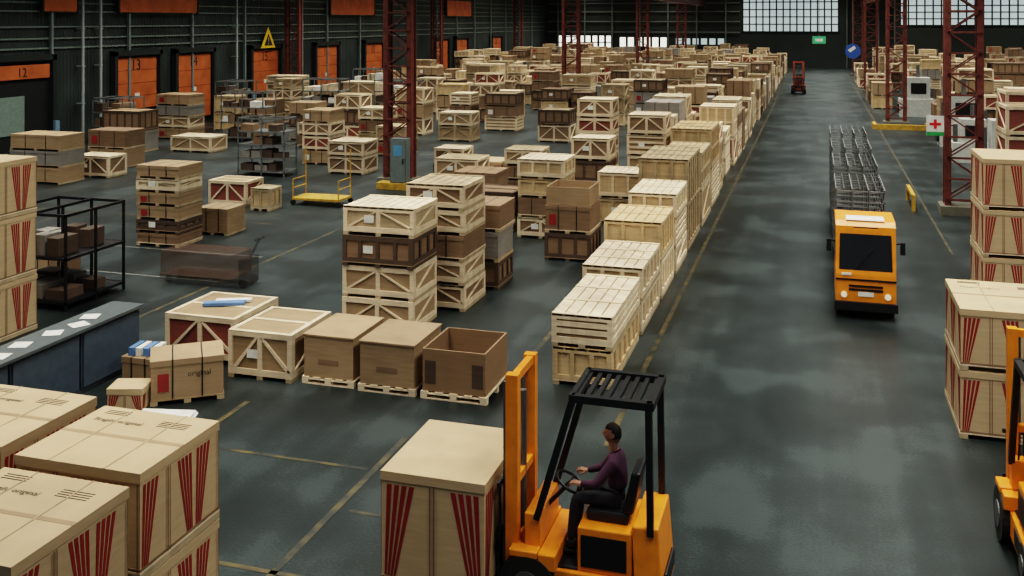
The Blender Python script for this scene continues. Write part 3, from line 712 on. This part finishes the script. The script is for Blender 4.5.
def cage(y, L, h):  # made-up wire cages in place of the truck's long-exposure ghost trail
    e = empty('ghost_trail_cage', (1.03, y, 0)); b = B(); w = .56
    b.box(-w, w, 0, L, .35, .43, 1); b.beam((0, -.45, .38), (0, 0, .38), .06, .06, 1)
    for x in (-w, -w/3, w/3, w-.03):
        for k in range(int(L/.4)+1): yy = (L-.03)*k/int(L/.4); b.box(x, x+.028, yy, yy+.028, .43, h, 1 if k % 2 else 0)
    z = .6
    while z <= h+.01:
        for x in (-w, w-.025): b.box(x, x+.024, 0, L, z-.024, z, 0)
        for k in range(int(L/.8)+1): yy = (L-.02)*k/int(L/.8); b.box(-w, w, yy, yy+.024, z-.024, z, 0)
        z += .26
    for k in range(7): x = -w+(2*w-.02)*k/6; b.box(x, x+.02, 0, L, h, h+.018, k % 2)
    b.obj('cage_frame', [M_steel2, M_dk2], parent=e)
    b = B()
    for x in (-.42, .42):
        for yy in (.35, L-.35): b.cyl((x-.05, yy, .18), (x+.05, yy, .18), .18, 0, 16); b.box(x-.03, x+.03, yy-.03, yy+.03, .18, .36, 1)
    b.obj('wheels', [M_rub, M_black], parent=e)
for yy, h in ((25.2, 2.45), (28.2, 2.6), (31.2, 2.7), (34.2, 2.8)): cage(yy, 2.5, h)

# ------------------------------------------------------------------ forklift driver (seated, facing -X)
def skin(name, V, E, rad, mat, parent, sub=2):
    me = bpy.data.meshes.new(name); me.from_pydata(V, E, []); o = bpy.data.objects.new(name, me); COL.objects.link(o)
    me.materials.append(mat); s = o.modifiers.new('skin', 'SKIN'); s.use_smooth_shade = True
    sv = me.skin_vertices[0].data if me.skin_vertices else None
    if sv is not None:
        for k, r in enumerate(rad): sv[k].radius = (r, r) if not isinstance(r, tuple) else r; sv[k].use_root = (k == 0)
    u = o.modifiers.new('sub', 'SUBSURF'); u.levels = sub; u.render_levels = sub
    o.parent = parent; return o
d = empty('forklift_driver', (FX+.1, 11.05, 0), math.pi)
M_shirt = plain('purple_overall', (.075, .028, .06), .8); M_skin = plain('skin', (.38, .2, .13), .5, var=.05); M_hair = plain('dark_hair', (.02, .014, .01), .7)
M_shoe = plain('boot_leather', (.02, .018, .015), .6); M_trou = plain('dark_trousers', (.02, .02, .028), .8)
V = [(-.36, 0, 1.24), (-.4, 0, 1.38), (-.38, 0, 1.6), (-.36, 0, 1.68),
     (-.36, .17, 1.6), (-.18, .24, 1.38), (.0, .17, 1.34),
     (-.36, -.17, 1.6), (-.18, -.24, 1.38), (.0, -.17, 1.34)]
E = [(0, 1), (1, 2), (2, 3), (2, 4), (4, 5), (5, 6), (2, 7), (7, 8), (8, 9)]
rad = [.125, .125, .14, .06, .07, .05, .035, .07, .05, .035]
skin('jacket', V, E, rad, M_shirt, d)
V = [(-.36, 0, 1.2), (-.33, .1, 1.18), (.06, .14, 1.17), (.12, .14, .68), (-.33, -.1, 1.18), (.06, -.14, 1.17), (.12, -.14, .68)]
skin('trousers', V, [(0, 1), (1, 2), (2, 3), (0, 4), (4, 5), (5, 6)], [.12, .095, .07, .05, .095, .07, .05], M_trou, d)
def head(parent, c):
    me = bpy.data.meshes.new('head'); bm = bmesh.new(); bmesh.ops.create_uvsphere(bm, u_segments=24, v_segments=18, radius=.1)
    for v in bm.verts:
        v.co.z *= 1.2; v.co.y *= .82
        if v.co.z < -.02: v.co.y *= 1+(v.co.z+.02)*2.2
        if v.co.x > .07 and abs(v.co.y) < .02 and -.035 < v.co.z < .015: v.co.x += .022
        if v.co.x > .06 and abs(abs(v.co.y)-.032) < .015 and .0 < v.co.z < .03: v.co.x -= .008
    for f in bm.faces: f.smooth = True
    for f in bm.faces:
        cm = f.calc_center_median()
        if cm.z > .055 or (cm.x < -.01 and cm.z > -.05): f.material_index = 1
    bm.to_mesh(me); bm.free(); me.materials.append(M_skin); me.materials.append(M_hair)
    o = bpy.data.objects.new('head', me); o.location = c; o.parent = parent; COL.objects.link(o)
    b = B()
    for s in (-1, 1): b.cyl((.082, s*.032-.011, .015), (.082, s*.032+.011, .015), .007, 0, 8); b.cyl((-.005, s*.08, 0), (-.005, s*.093, .003), .028, 1, 12)
    b.box(.075, .086, -.022, .022, -.056, -.048, 2); b.cyl((-.01, 0, -.18), (0, 0, -.06), .055, 1, 14)
    b.obj('face_details', [M_hair, M_skin, plain('lips', (.3, .1, .09))], c, parent=parent)
head(d, (-.33, 0, 1.87))
b = B()
def finger(b, p, dirs, r):
    p = Vector(p)
    for k, dv in enumerate(dirs): q = p+Vector(dv); b.cyl(p, q, r*(1-.08*k), 0, 8); p = q
for s in (-1, 1):
    b.hexa([(.0, s*.17-.04, 1.32), (.08, s*.17-.042, 1.33), (.08, s*.17+.042, 1.33), (.0, s*.17+.04, 1.32)], [(.0, s*.17-.035, 1.35), (.08, s*.17-.04, 1.358), (.08, s*.17+.04, 1.358), (.0, s*.17+.035, 1.35)], 0)
    for k in range(4):
        l = (.026, .03, .028, .021)[k]; finger(b, (.08, s*.17-.031+.021*k, 1.345), [(l, 0, -.004), (l*.5, 0, -l*.8), (-l*.5, 0, -l*.6)], .009)
    finger(b, (.02, s*.17-s*.04, 1.335), [(.025, -s*.02, -.01), (.025, -s*.005, -.015)], .011)
b.obj('hands', [M_skin], parent=d, bevel=.004)
b = B()
for s in (-1, 1): b.box(.06, .28, s*.14-.045, s*.14+.045, .535, .6, 0); b.box(.06, .17, s*.14-.045, s*.14+.045, .6, .7, 0)
b.obj('boots', [M_shoe], parent=d, bevel=.025)

# ------------------------------------------------------------------ lights
for k, (x, en) in enumerate(((-31, 9000), (-20, 8600), (-9, 8200), (1.5, 9600), (13, 10500), (24, 10500))):
    b = B(); b.box(x-1.6, x+1.6, 2, 140, ZC-.06, ZC-.01, 0); b.obj('skylight_%d' % (k+1), [M_day])
    l = bpy.data.lights.new('skylight_light', 'AREA'); l.shape = 'RECTANGLE'; l.size = 3.0; l.size_y = 134; l.energy = en; l.color = (1.0, .93, .81); l.spread = math.radians(120)
    o = bpy.data.objects.new('skylight_lamp', l); o.location = (x, 72, ZC-.12); COL.objects.link(o)
w = bpy.data.worlds.new('world'); scene.world = w; w.use_nodes = True
w.node_tree.nodes['Background'].inputs[0].default_value = (.75, .85, 1, 1); w.node_tree.nodes['Background'].inputs[1].default_value = .22
scene.view_settings.view_transform = 'Filmic'
try: scene.view_settings.look = 'High Contrast'
except Exception: pass

cam = bpy.data.cameras.new('camera'); cam.lens = 35.156; cam.sensor_width = 36; cam.shift_y = -.2617; cam.clip_end = 500
co = bpy.data.objects.new('camera', cam); co.location = (0, 0, 6.5); co.rotation_euler = (math.pi/2, 0, math.radians(16.87)); COL.objects.link(co)
scene.camera = co
print('OBJS', len(bpy.data.objects))
